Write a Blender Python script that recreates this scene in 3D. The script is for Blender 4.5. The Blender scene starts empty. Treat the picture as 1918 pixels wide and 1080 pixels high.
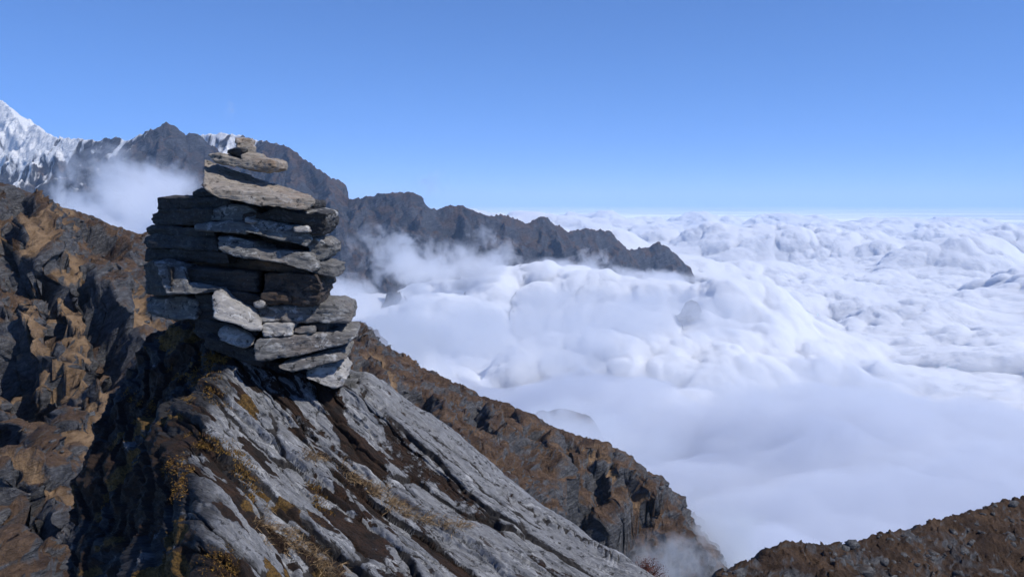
import bpy, bmesh, math, random
import numpy as np
from mathutils import Vector, noise as mnoise

# ------------------------------------------------------------------ camera, sky, sun, exposure
scene = bpy.context.scene
C = scene.collection
F = 1598.0                      # focal length in pixels of the 1918 px wide photograph
PITCH = math.atan(160.0 / F)
cam_data = bpy.data.cameras.new('camera')
cam_data.sensor_width = 36.0
cam_data.lens = 36.0 * F / 1918.0
cam_data.clip_start = 0.1
cam_data.clip_end = 600000.0
cam = bpy.data.objects.new('camera', cam_data)
C.objects.link(cam)
cam.rotation_euler = (math.pi / 2 - PITCH, 0, 0)
scene.camera = cam

SUN_EL = 48.0
SUN_AZ = 114.0                  # degrees clockwise from the view direction
SKY_STRENGTH = 0.15
world = bpy.data.worlds.new('World')
scene.world = world
world.use_nodes = True
wn = world.node_tree.nodes
wl = world.node_tree.links
wn.clear()
w_out = wn.new('ShaderNodeOutputWorld')
w_bg = wn.new('ShaderNodeBackground')
w_bg.inputs['Strength'].default_value = SKY_STRENGTH
w_sky = wn.new('ShaderNodeTexSky')
w_sky.sky_type = 'NISHITA'
w_sky.sun_disc = False
w_sky.sun_elevation = math.radians(SUN_EL)
w_sky.sun_rotation = math.radians(SUN_AZ)
w_sky.altitude = 4300
w_sky.air_density = 1.0
w_sky.dust_density = 0.0
w_sky.ozone_density = 3.0
# look the sky up a little above the true direction: no yellow band of thick air at 4300 m
w_add = wn.new('ShaderNodeVectorMath'); w_add.operation = 'ADD'; w_add.inputs[1].default_value = (0, 0, 0.10)
w_tc = wn.new('ShaderNodeTexCoord')
w_nrm = wn.new('ShaderNodeVectorMath'); w_nrm.operation = 'NORMALIZE'
wl.new(w_tc.outputs['Generated'], w_add.inputs[0])
wl.new(w_add.outputs[0], w_nrm.inputs[0]); wl.new(w_nrm.outputs[0], w_sky.inputs['Vector'])
w_tint = wn.new('ShaderNodeMix'); w_tint.data_type = 'RGBA'; w_tint.blend_type = 'MULTIPLY'
w_tint.inputs['Factor'].default_value = 1.0
w_tint.inputs[7].default_value = (0.70, 0.99, 1.36, 1)
wl.new(w_sky.outputs[0], w_tint.inputs[6])
wl.new(w_tint.outputs[2], w_bg.inputs['Color'])
wl.new(w_bg.outputs[0], w_out.inputs['Surface'])

sun_data = bpy.data.lights.new('sun', 'SUN')
sun_data.energy = 5.0
sun_data.angle = math.radians(0.53)
sun_data.color = (1.0, 0.955, 0.88)
sun = bpy.data.objects.new('sun', sun_data)
C.objects.link(sun)
_e, _a = math.radians(SUN_EL), math.radians(SUN_AZ)
SUN_DIR = Vector((math.cos(_e) * math.sin(_a), math.cos(_e) * math.cos(_a), math.sin(_e)))
sun.rotation_euler = SUN_DIR.to_track_quat('Z', 'Y').to_euler()
sun.location = SUN_DIR * 50

scene.view_settings.view_transform = 'Standard'
scene.view_settings.look = 'None'
scene.view_settings.gamma = 1.0
scene.view_settings.exposure = 0.0
scene.view_settings.use_curve_mapping = False
cy = scene.cycles
cy.use_denoising = True
try:
    cy.denoiser = 'OPENIMAGEDENOISE'
except Exception:
    pass
cy.use_adaptive_sampling = True
cy.adaptive_threshold = 0.02
cy.max_bounces = 14
cy.diffuse_bounces = 3
cy.glossy_bounces = 2
cy.transmission_bounces = 2
cy.transparent_max_bounces = 12
cy.volume_bounces = 12
cy.volume_max_steps = 96
cy.sample_clamp_indirect = 6.0

# ------------------------------------------------------------------ helpers
rng = np.random.default_rng(7)
_perm = rng.permutation(256).astype(np.int32)
_perm = np.concatenate([_perm, _perm, _perm])
_g2 = np.stack([np.cos(np.arange(256) * 2 * np.pi / 256), np.sin(np.arange(256) * 2 * np.pi / 256)], 1).astype(np.float32)
_g3 = rng.normal(size=(256, 3)).astype(np.float32)
_g3 /= np.linalg.norm(_g3, axis=1, keepdims=True)


def P(px, py, y):
    """World point seen at photograph pixel (px, py), at world depth y."""
    cx, cu = (px - 959.0) / F, (540.0 - py) / F
    yd = math.cos(PITCH) + math.sin(PITCH) * cu
    zd = -math.sin(PITCH) + math.cos(PITCH) * cu
    s = y / yd
    return np.array((cx * s, y, zd * s))


def n2(x, y, seed=0):
    x = np.asarray(x, np.float32) + seed * 17.13
    y = np.asarray(y, np.float32) + seed * 9.71
    xi = np.floor(x).astype(np.int32); yi = np.floor(y).astype(np.int32)
    xf = x - xi; yf = y - yi
    xi &= 255; yi &= 255
    u = xf * xf * xf * (xf * (xf * 6 - 15) + 10); v = yf * yf * yf * (yf * (yf * 6 - 15) + 10)
    def g(ix, iy, dx, dy):
        h = _perm[_perm[ix & 255] + (iy & 255)]
        return _g2[h, 0] * dx + _g2[h, 1] * dy
    a = g(xi, yi, xf, yf); b = g(xi + 1, yi, xf - 1, yf)
    c = g(xi, yi + 1, xf, yf - 1); d = g(xi + 1, yi + 1, xf - 1, yf - 1)
    return ((a + u * (b - a)) + v * ((c + u * (d - c)) - (a + u * (b - a)))) * 1.5


def n3(x, y, z, seed=0):
    x = np.asarray(x, np.float32) + seed * 17.13
    y = np.asarray(y, np.float32) + seed * 9.71
    z = np.asarray(z, np.float32) + seed * 5.37
    xi = np.floor(x).astype(np.int32); yi = np.floor(y).astype(np.int32); zi = np.floor(z).astype(np.int32)
    xf = x - xi; yf = y - yi; zf = z - zi
    u = xf * xf * xf * (xf * (xf * 6 - 15) + 10); v = yf * yf * yf * (yf * (yf * 6 - 15) + 10)
    w = zf * zf * zf * (zf * (zf * 6 - 15) + 10)
    def g(ix, iy, iz, dx, dy, dz):
        h = _perm[_perm[_perm[ix & 255] + (iy & 255)] + (iz & 255)]
        G = _g3[h]
        return G[..., 0] * dx + G[..., 1] * dy + G[..., 2] * dz
    r = []
    for k in (0, 1):
        a = g(xi, yi, zi + k, xf, yf, zf - k); b = g(xi + 1, yi, zi + k, xf - 1, yf, zf - k)
        c = g(xi, yi + 1, zi + k, xf, yf - 1, zf - k); d = g(xi + 1, yi + 1, zi + k, xf - 1, yf - 1, zf - k)
        ab = a + u * (b - a); cd = c + u * (d - c)
        r.append(ab + v * (cd - ab))
    return (r[0] + w * (r[1] - r[0])) * 1.4


def fbm2(x, y, octs, seed=0, gain=0.5, lac=2.03):
    s = 0; a = 1.0
    for i in range(octs):
        s = s + a * n2(x, y, seed + i * 3.1); x = x * lac; y = y * lac; a *= gain
    return s


def fbm3(x, y, z, octs, seed=0, gain=0.5, lac=2.03):
    s = 0; a = 1.0
    for i in range(octs):
        s = s + a * n3(x, y, z, seed + i * 3.1); x = x * lac; y = y * lac; z = z * lac; a *= gain
    return s


def ridged2(x, y, octs, seed=0, gain=0.5, lac=2.1):
    s = 0; a = 1.0; w = 1.0
    for i in range(octs):
        r = 1 - np.abs(n2(x, y, seed + i * 3.7)) * 1.6
        r = r * r * w
        s = s + a * r; w = np.clip(r * 1.6, 0, 1); x = x * lac; y = y * lac; a *= gain
    return s


def puffs(x, y, L, seed, rmin=0.45, rmax=0.85):
    """Height 0..1 of hemispherical puffs on a jittered grid of spacing L."""
    x = x / L; y = y / L
    xi = np.floor(x).astype(np.int32); yi = np.floor(y).astype(np.int32)
    best = np.zeros_like(x)
    for dx in (-1, 0, 1):
        for dy in (-1, 0, 1):
            cx = xi + dx; cyy = yi + dy
            h = _perm[_perm[(cx + seed * 13) & 255] + ((cyy + seed * 7) & 255)]
            h2 = _perm[h + 31]; h3 = _perm[h + 97]
            jx = cx + 0.15 + 0.7 * h / 255.0; jy = cyy + 0.15 + 0.7 * h2 / 255.0
            r = rmin + (rmax - rmin) * h3 / 255.0
            d2 = ((x - jx) ** 2 + (y - jy) ** 2) / (r * r)
            best = np.maximum(best, np.sqrt(np.clip(1 - d2, 0, 1)) * r / rmax)
    return best


def smooth(a, b, x):
    t = np.clip((x - a) / (b - a), 0, 1)
    return t * t * (3 - 2 * t)


def mesh_from(name, verts, faces, mat=None, parent=None, shade_smooth=True, **props):
    me = bpy.data.meshes.new(name)
    verts = np.ascontiguousarray(verts, dtype=np.float32)
    faces = np.ascontiguousarray(faces, dtype=np.int32)
    nv, nf, k = len(verts), len(faces), faces.shape[1]
    me.vertices.add(nv); me.vertices.foreach_set('co', verts.ravel())
    me.loops.add(nf * k); me.loops.foreach_set('vertex_index', faces.ravel())
    me.polygons.add(nf)
    me.polygons.foreach_set('loop_start', np.arange(nf, dtype=np.int32) * k)
    me.polygons.foreach_set('loop_total', np.full(nf, k, np.int32))
    me.update(calc_edges=True)
    me.validate()
    if shade_smooth:
        me.polygons.foreach_set('use_smooth', np.ones(len(me.polygons), bool))
    if mat:
        me.materials.append(mat)
    o = bpy.data.objects.new(name, me)
    C.objects.link(o)
    if parent:
        o.parent = parent
    for k_, v_ in props.items():
        o[k_] = v_
    return o


def grid_faces(nu, nv, off=0, flip=False):
    i = np.arange((nu - 1) * (nv - 1)); r = i // (nv - 1); c = i % (nv - 1)
    a = r * nv + c + off
    f = np.stack([a, a + nv, a + nv + 1, a + 1], 1)
    return f[:, ::-1] if flip else f


def add_attr(o, name, values):
    at = o.data.attributes.new(name, 'FLOAT', 'POINT')
    at.data.foreach_set('value', np.ascontiguousarray(values, dtype=np.float32).ravel())


# ---- node material helper
class M:
    def __init__(self, name, displace=False):
        self.m = bpy.data.materials.new(name); self.m.use_nodes = True
        self.t = self.m.node_tree; self.t.nodes.clear()
        self.out = self.t.nodes.new('ShaderNodeOutputMaterial')
        self.geo = None
    def n(self, typ, ins=None, **kw):
        nd = self.t.nodes.new(typ)
        for k, v in kw.items():
            setattr(nd, k, v)
        for k, v in (ins or {}).items():
            s = nd.inputs[k]
            if isinstance(v, bpy.types.NodeSocket):
                self.t.links.new(v, s)
            else:
                s.default_value = v
        return nd
    def pos(self):
        if self.geo is None:
            self.geo = self.n('ShaderNodeNewGeometry')
        return self.geo.outputs['Position']
    def nz(self):
        self.pos()
        return self.n('ShaderNodeSeparateXYZ', {0: self.geo.outputs['Normal']}).outputs[2]
    def map(self, vec, scale=(1, 1, 1), rot=(0, 0, 0), loc=(0, 0, 0)):
        return self.n('ShaderNodeMapping', {'Vector': vec, 'Scale': scale, 'Rotation': rot, 'Location': loc}).outputs[0]
    def noise(self, vec, scale, detail=6, rough=0.55, dist=0.0, typ='FBM'):
        return self.n('ShaderNodeTexNoise', {'Vector': vec, 'Scale': scale, 'Detail': detail, 'Roughness': rough, 'Distortion': dist},
                      noise_type=typ).outputs[0]
    def vor(self, vec, scale, feature='F1', out='Distance', rand=1.0):
        return self.n('ShaderNodeTexVoronoi', {'Vector': vec, 'Scale': scale, 'Randomness': rand}, feature=feature).outputs[out]
    def ramp(self, fac, stops, interp='LINEAR'):
        r = self.n('ShaderNodeValToRGB', {'Fac': fac}); cr = r.color_ramp; cr.interpolation = interp
        while len(cr.elements) < len(stops):
            cr.elements.new(0.5)
        for e, (p, c) in zip(cr.elements, stops):
            e.position = p; e.color = (c, c, c, 1) if isinstance(c, (int, float)) else (*c, 1)
        return r.outputs[0]
    def rng(self, v, a, b, c=0.0, d=1.0):
        return self.n('ShaderNodeMapRange', {'Value': v, 'From Min': a, 'From Max': b, 'To Min': c, 'To Max': d}).outputs[0]
    def math(self, op, a, b=0.0, clamp=False):
        return self.n('ShaderNodeMath', {0: a, 1: b}, operation=op, use_clamp=clamp).outputs[0]
    def mix(self, fac, a, b, blend='MIX'):
        nd = self.n('ShaderNodeMix', data_type='RGBA', blend_type=blend)
        for s, v in ((nd.inputs['Factor'], fac), (nd.inputs[6], a), (nd.inputs[7], b)):
            if isinstance(v, bpy.types.NodeSocket):
                self.t.links.new(v, s)
            elif isinstance(v, (int, float)):
                s.default_value = v
            else:
                s.default_value = (*v, 1) if len(v) == 3 else v
        return nd.outputs[2]
    def attr(self, name):
        return self.n('ShaderNodeAttribute', attribute_name=name).outputs['Fac']
    def bump(self, h, dist, strength=1.0, normal=None):
        ins = {'Height': h, 'Distance': dist, 'Strength': strength}
        if normal is not None:
            ins['Normal'] = normal
        return self.n('ShaderNodeBump', ins).outputs[0]
    def surf(self, color, rough=0.9, normal=None, spec=0.3):
        ins = {'Base Color': color, 'Roughness': rough, 'Specular IOR Level': spec}
        if isinstance(color, tuple) and len(color) == 3:
            ins['Base Color'] = (*color, 1)
        if normal is not None:
            ins['Normal'] = normal
        b = self.n('ShaderNodeBsdfPrincipled', ins)
        self.t.links.new(b.outputs[0], self.out.inputs['Surface'])
        return self.m
    def vol(self, density, color=(1, 1, 1), aniso=0.0):
        b = self.n('ShaderNodeVolumePrincipled', {'Density': density, 'Color': (*color, 1), 'Anisotropy': aniso})
        self.t.links.new(b.outputs[0], self.out.inputs['Volume'])
        return self.m
# ------------------------------------------------------------------ the sea of clouds
def cloud_top(x, y, fine=False):
    r = np.hypot(x, y)
    wx = x + 160 * fbm2(x / 700, y / 700, 3, 3); wy = y + 160 * fbm2(x / 700, y / 700, 3, 8)
    big = fbm2(wx / 4200, wy / 2800, 3, 21)
    m = smooth(-0.5, 0.6, fbm2(x / 2600, y / 1800, 2, 30))
    a = puffs(wx, wy * 1.25, 1500, 1); b = np.maximum(puffs(wx + 40, wy * 1.2, 620, 2), .8 * puffs(wx * .9, wy * 1.3, 900, 9)); c = puffs(wx * 1.0 + 0.25 * (x - wx), wy * 1.1, 270, 3)
    d = puffs(x, y, 120, 4)
    e = puffs(x, y, 52, 5)
    lift = 0.8 + 0.2 * smooth(1500, 5000, r)
    z = (105 * big + 260 * a * (0.25 + m) + 160 * b * (0.3 + 0.8 * m) * (.4 + .8 * a)) * lift
    k = .10 + 1.05 * smooth(-.35, .3, fbm2(x / 1500, y / 1000, 3, 48))
    det = 9 * ridged2(x / 160, y / 160, 4, 45) * smooth(7000, 2500, r) + k * (60 * c * (0.15 + .9 * b) + 23 * d * (0.1 + b) + 8 * e * (0.2 + c)) + 7 * fbm2(x / 90, y / 90, 3, 40)
    if fine:
        det = det + (2.2 * puffs(x, y, 23, 6) * (.2 + d)) * smooth(12000, 5000, r)
    return -685 + z, det


def cauliflower(x, y, z, det, nr, na):
    """Push the small puffs out along the slope of the big ones, so that they overhang."""
    V = np.stack([x, y, z], 1).reshape(nr, na, 3)
    N = np.cross(np.gradient(V, axis=0), np.gradient(V, axis=1)); N /= np.linalg.norm(N, axis=2, keepdims=True) + 1e-9
    N *= np.sign(N[..., 2:3])
    V = V + N * det.reshape(nr, na, 1)
    V = V.reshape(-1, 3)
    return V[:, 0], V[:, 1], V[:, 2]


def closed_sheet(name, x, y, z, nr, na, zlow, mat, **props):
    v = np.stack([x, y, z], 1)
    f = grid_faces(nr, na)
    ring = np.concatenate([np.arange(na), np.arange(1, nr) * na + na - 1, (nr - 1) * na + np.arange(na - 2, -1, -1), np.arange(nr - 2, 0, -1) * na])
    low = v[ring].copy(); low[:, 2] = zlow
    n0 = len(v); k = len(ring)
    cen = np.array([[low[:, 0].mean(), low[:, 1].mean(), zlow]])
    v = np.concatenate([v, low, cen])
    i = np.arange(k); j = (i + 1) % k
    sk = np.stack([ring[i], ring[j], n0 + j, n0 + i], 1)
    tri = np.stack([n0 + i, n0 + j, np.full(k, n0 + k)], 1)
    q = np.concatenate([f, sk])
    ff = np.concatenate([q[:, [0, 1, 2]], q[:, [0, 2, 3]], tri])
    return mesh_from(name, v, ff[:, ::-1], mat, **props)


def polar(r0, r1, a0, a1, nr, na, power=None):
    t = np.linspace(0, 1, nr)
    rr = r0 * (r1 / r0) ** t
    R, A = np.meshgrid(rr, np.radians(np.linspace(a0, a1, na)), indexing='ij')
    return (R * np.sin(A)).ravel(), (R * np.cos(A)).ravel()


mat_far_cloud = M('far_cloud').vol(0.10, (0.935, 0.948, 0.975), 0.0)
mat_near_cloud = M('near_cloud').vol(0.0095, (0.82, 0.85, 0.915), 0.1)
nr, na = 760, 940
x, y = polar(1900, 25500, -22, 36, nr, na)
r = np.hypot(x, y)
z, det = cloud_top(x, y, True)
near = 1 - smooth(1900, 3300, r + 350 * fbm2(x / 900, y / 900, 2, 61))
z = z * (1 - near) - 830 * near; det = det * (1 - .85 * near) - 260 * smooth(20500, 25500, r + 2500 * n2(x / 5000, y / 3000, 9))
x, y, z = cauliflower(x, y, z, det, nr, na)
closed_sheet('cloud_sea', x, y, z, nr, na, -1300, mat_far_cloud, kind='structure')
nr, na = 230, 420
x, y = polar(330, 4300, -44, 44, nr, na)
r = np.hypot(x, y)
z, det = cloud_top(x, y)
z = -575 + .55 * (z + 600) + .8 * det + 26 * fbm2(x / 300, y / 300, 4, 77) - 250 * smooth(2300, 4000, r + 700 * fbm2(x / 900, y / 900, 3, 61))
z = z + 90 * (1 - smooth(500, 2100, r)) * smooth(-8, 14, np.degrees(np.arctan2(x, y)))
closed_sheet('cloud_bank', x, y, z, nr, na, -1290, mat_near_cloud, kind='structure')

# the wooded valley floor under the cloud
vx, vy = polar(320, 4200, -42, 42, 70, 110)
vm = M('valley_forest'); vp = vm.pos()
vmat = vm.surf(vm.mix(vm.rng(vm.noise(vp, 1 / 120, 8, .7), .35, .65), (.025, .032, .022), (.075, .065, .045)), 1.0, None, .1)
vz = -1180 + 260 * ridged2(vx / 1500, vy / 1500, 4, 501) + 120 * fbm2(vx / 400, vy / 400, 4, 502)
mesh_from('valley_floor', np.stack([vx, vy, np.clip(vz, -1270, -820)], 1), grid_faces(70, 110, flip=True), vmat, kind='structure')

# the flat far deck beyond the rolling clouds: thin streaks of cloud over blue distance
m = M('distant_deck'); p = m.pos()
st = m.noise(m.map(p, scale=(.35, 1, 1)), 1 / 5200, 9, .62, .6)
fa = m.noise(m.map(p, scale=(.15, 1, 1)), 1 / 26000, 5, .6, .4)
col = m.mix(m.math('MULTIPLY', m.rng(st, .42, .56), m.rng(fa, .30, .55)), (.55, .60, .66), (.92, .92, .93))
mat_deck = m.surf(col, 1.0, None, 0.0)
x, y = polar(19000, 160000, -60, 60, 60, 120)
mesh_from('distant_cloud_deck', np.stack([x, y, -600 + 0 * x], 1), grid_faces(60, 120, flip=True), mat_deck, kind='structure')

hz = bmesh.new(); bmesh.ops.create_cube(hz, size=1.0)
hm = bpy.data.meshes.new('haze'); hz.to_mesh(hm); hz.free()
hm.materials.append(M('haze_air').vol(2.3e-5, (0.49, 0.70, 1.0), 0.0))
haze = bpy.data.objects.new('haze', hm); C.objects.link(haze); haze['kind'] = 'stuff'
haze.scale = (330000, 330000, 2900); haze.location = (0, 0, -1310 + 1450)
# ------------------------------------------------------------------ mountains
def ridge_field(x, y, ridges):
    """Height = highest of a set of ridges given as 3D polylines with a slope for each side."""
    z = np.full(x.shape, -2000.0, np.float32)
    for pts, sl, sr, curve in ridges:
        for a, b in zip(pts[:-1], pts[1:]):
            dx, dy = b[0] - a[0], b[1] - a[1]
            L2 = dx * dx + dy * dy
            t = np.clip(((x - a[0]) * dx + (y - a[1]) * dy) / L2, 0, 1)
            ex = x - a[0] - t * dx; ey = y - a[1] - t * dy
            d = np.sqrt(ex * ex + ey * ey)
            side = dx * ey - dy * ex
            s = np.where(side > 0, sl, sr)
            z = np.maximum(z, a[2] + t * (b[2] - a[2]) - s * d)
    return z


def terrain_mesh(name, x, y, z, nr, na, mat, crag, crag_scale, seed, **props):
    """Sheet of terrain, pushed sideways by 3D noise so that cliffs and ledges form."""
    v = np.stack([x, y, z], 1).astype(np.float32)
    s = crag_scale
    dx = fbm3(x / s, y / s, z / (s * 0.6), 5, seed, .55); dy = fbm3(x / s + 31, y / s, z / (s * 0.6), 5, seed + 5, .55)
    v[:, 0] += crag * dx; v[:, 1] += crag * dy
    return mesh_from(name, v, grid_faces(nr, na, flip=True), mat, shade_smooth=False, **props)


def crest(pts, extra=()):
    return [P(*p) for p in pts]


# far ridge
E1 = crest([(-420, 120, 7200), (-200, 90, 7200), (-60, 150, 7000), (0, 186, 6900), (14, 196, 6800), (50, 236, 6600), (66, 232, 6400), (78, 244, 6200), (105, 256, 6000), (150, 259, 5800),
            (182, 262, 5700), (215, 256, 5600), (240, 263, 5500), (262, 251, 5400), (296, 236, 5300), (312, 229, 5300), (330, 236, 5300), (350, 250, 5300),
            (368, 247, 5300), (388, 264, 5300), (430, 300, 5200), (470, 350, 5000)])
E2 = crest([(330, 262, 6600), (382, 251, 6500), (420, 247, 6400), (452, 253, 6300), (482, 262, 6200), (515, 266, 6000), (540, 275, 5900), (562, 291, 5800), (590, 311, 5650),
            (610, 326, 5550), (630, 350, 5450), (640, 363, 5400), (660, 371, 5350), (690, 367, 5300), (712, 361, 5250), (745, 360, 5200), (765, 356, 5200),
            (784, 365, 5200), (800, 385, 5200), (818, 391, 5250), (835, 384, 5250), (860, 384, 5250), (886, 388, 5250), (906, 400, 5250), (942, 402, 5300),
            (966, 409, 5350), (985, 416, 5400), (1003, 410, 5450), (1020, 403, 5500), (1040, 417, 5550), (1060, 431, 5600), (1086, 429, 5650), (1112, 427, 5700), (1140, 431, 5750),
            (1156, 446, 5800), (1170, 460, 5850), (1182, 466, 5900), (1196, 463, 5950), (1215, 461, 6000), (1232, 451, 6000), (1250, 460, 6000), (1268, 476, 6000), (1281, 492, 6000),
            (1290, 530, 6000)])
def spur(p0, p1, d0, d1, n=3):
    return [P(p0[0] + (p1[0] - p0[0]) * t, p0[1] + (p1[1] - p0[1]) * t, d0 + (d1 - d0) * t) for t in np.linspace(0, 1, n)]
far = [(E1, 1.1, 1.0, 0), (E2, 1.2, 1.1, 0),
       (spur((14, 196), (190, 430), 6800, 4900), .7, 1.0, 0), (spur((66, 232), (120, 400), 6400, 5000), .8, 1.0, 0), (spur((182, 262), (260, 420), 5700, 4700), .8, 1.0, 0),
       (spur((312, 229), (250, 420), 5300, 4500), .8, 1.1, 0), (spur((312, 229), (380, 420), 5300, 4500), .8, 1.1, 0),
       (spur((540, 275), (560, 420), 5900, 4700), .8, 1.2, 0), (spur((610, 326), (640, 460), 5550, 4500), .8, 1.2, 0),
       (spur((660, 371), (745, 560), 5350, 4000), .8, 1.0, 0), (spur((765, 356), (800, 480), 5200, 4500), .8, 1.3, 0), (spur((690, 367), (560, 560), 5300, 4000), .8, 1.0, 0),
       (spur((860, 385), (900, 520), 5250, 4600), .9, 1.3, 0), (spur((942, 402), (960, 530), 5300, 4700), .9, 1.3, 0),
       (spur((1020, 404), (1000, 540), 5500, 4800), .9, 1.3, 0), (spur((1020, 404), (1085, 540), 5500, 4900), .9, 1.3, 0),
       (spur((1112, 427), (1140, 540), 5700, 5200), .9, 1.4, 0), (spur((1140, 431), (1205, 540), 5750, 5400), .9, 1.4, 0),
       (spur((1182, 466), (1180, 560), 5900, 5600), .9, 1.5, 0), (spur((1232, 452), (1225, 560), 6000, 5600), 1.0, 1.6, 0)]
nr, na = 430, 980
x, y = polar(3600, 8800, -44, 13.5, nr, na)
wx = x + 50 * fbm2(x / 260, y / 260, 4, 50); wy = y + 50 * fbm2(x / 260, y / 260, 4, 55)
# nearer the crest lines the warp fades, so the outline stays
z0 = ridge_field(x, y, far)
z1 = ridge_field(wx, wy, far)
zc_flat = ridge_field(x, y, [([np.array((p[0], p[1], 0.0)) for p in E1], 1, 1, 0), ([np.array((p[0], p[1], 0.0)) for p in E2], 1, 1, 0)])
dist = -zc_flat
k = smooth(0, 250, dist)
z = z0 * (1 - k) + z1 * k
rg = ridged2(x / 330, y / 330, 6, 60)
z = z + (rg - 0.95) * 105 * smooth(10, 260, dist) + 42 * (ridged2(x / 170, y / 170, 5, 62, .45) - .95) * smooth(5, 120, dist) + 10 * (ridged2(x / 85, y / 85, 4, 64) - 0.9)
z = np.minimum(z, z0 + 8 + 50 * smooth(60, 400, dist)) + 4 * n2(x / 22, y / 22, 66)
FAR_ARGS = (x, y, z, nr, na)

def rock_grass(name, scale, snow=False, rock=(.11, .11, .115), rock2=(.22, .22, .22), grass=(.17, .085, .035), grass2=(.24, .14, .06), gmin=.35, gmax=.75, bump=1.0, strata=(0.25, 0.5, 0)):
    m = M(name); p = m.pos()
    ps = m.map(p, rot=strata)
    big = m.noise(p, 1 / (scale * 30), 5, .6)
    fine = m.noise(p, 1 / (scale * 2.2), 8, .7)
    stret = m.noise(m.map(ps, scale=(1, 1, 5)), 1 / (scale * 7), 7, .65, .6)
    streak = m.noise(m.map(p, scale=(1, .35, .35), rot=(.2, .5, -.4)), 1 / (scale * 3.2), 6, .65, .3)
    rk = m.mix(m.rng(stret, .35, .68), rock, rock2)
    rk = m.mix(m.rng(fine, .42, .6), m.mix(.55, rk, (.03, .03, .035)), rk)
    gr = m.mix(m.rng(m.noise(p, 1 / (scale * 14), 8, .72), .40, .62), grass, grass2)
    gr = m.mix(m.rng(streak, .38, .60), m.mix(.5, gr, (.05, .035, .026)), gr)
    gr = m.mix(m.rng(m.noise(p, 1 / (scale * 1.2), 4, .7), .35, .6), m.mix(.6, gr, (.035, .02, .012)), gr)
    f = m.math('ADD', m.nz(), m.rng(m.noise(m.map(p, scale=(1, 1, .5)), 1 / (scale * 26), 9, .66), .3, .7, -.48, .48))
    f = m.math('ADD', f, m.math('MULTIPLY', m.attr('turf'), .45))
    gr = m.mix(m.attr('turf'), gr, m.mix(m.rng(streak, .35, .62), (.14, .090, .052), (.26, .175, .105)))
    g = m.rng(f, gmin, gmax)
    col = m.mix(g, rk, gr)
    h = m.math('ADD', m.math('MULTIPLY', stret, .7), m.math('MULTIPLY', streak, .55))
    h = m.math('ADD', h, m.math('MULTIPLY', fine, .45))
    if snow:
        sp = m.n('ShaderNodeSeparateXYZ', {0: p})
        zz = m.math('ADD', sp.outputs[2], m.math('MULTIPLY', m.math('ADD', m.rng(sp.outputs[0], -1800, -3200, -300, 450), m.rng(sp.outputs[1], 5900, 6300, 0, 350)), 1.0))
        sn = m.math('ADD', m.rng(zz, 150, 1150), m.math('MULTIPLY', m.nz(), .55))
        sn = m.math('ADD', sn, m.rng(m.noise(m.map(p, scale=(1.5, .5, .45), rot=(0, .7, 0)), 1 / 150, 6, .6, .8), .3, .7, -.55, .48))
        sn = m.math('MULTIPLY', m.rng(sn, .66, .94), .85)
        sn = m.math('MULTIPLY', sn, m.rng(zz, 100, 330))
        col = m.mix(sn, col, (.85, .87, .9))
    nrm = m.bump(h, scale * 3.2 * bump, 1.0)
    return m.surf(col, .95, nrm, .15)

mat_far = rock_grass('far_rock', 11, snow=True, rock=(.040, .045, .062), rock2=(.100, .108, .132), grass=(.072, .053, .050), grass2=(.125, .090, .075), gmin=.50, gmax=.92)
terrain_mesh('mountain_range', *FAR_ARGS, mat_far, 14, 110, 70, kind='structure')

# middle ridge: left flank and the long brown spur running down to the right
B_PX = [(-500, 250, 330), (-300, 300, 360), (-80, 335, 400), (0, 350, 420), (16, 352, 420), (40, 363, 430), (62, 373, 435), (96, 386, 445), (130, 400, 455), (170, 409, 465), (200, 426, 475), (236, 433, 485),
        (270, 446, 500), (340, 480, 520), (440, 510, 540), (560, 535, 560), (600, 553, 565), (622, 572, 565), (640, 600, 560), (667, 630, 550), (700, 645, 545), (741, 668, 535), (774, 700, 530),
        (787, 722, 525), (822, 727, 515), (848, 720, 510), (868, 725, 505), (896, 744, 500), (933, 756, 490), (970, 770, 485), (1018, 793, 480), (1059, 815, 475), (1093, 823, 470), (1113, 827, 465),
        (1156, 844, 460), (1181, 858, 455), (1194, 867, 452), (1208, 890, 450), (1235, 906, 445), (1247, 929, 442), (1250, 950, 440), (1266, 965, 435), (1290, 1000, 425), (1318, 1045, 415), (1345, 1110, 400), (1370, 1300, 385)]
B = crest(B_PX)
_bx = np.array([p[0] for p in B_PX]); _bz = np.array([b[2] for b in B]); _bd = np.array([p[2] for p in B_PX])
SL = 0.72
def on_slope(px, py, lift=0.97):
    D = np.interp(px, _bx, _bd); zc = np.interp(px, _bx, _bz)
    q = P(px, py, 1.0)[2]
    return P(px, py, lift * (zc - SL * D) / (q - SL))
def sp(pts, lift=0.96):
    return [on_slope(a, b, lift if i else 0.995) for i, (a, b) in enumerate(pts)]
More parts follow.
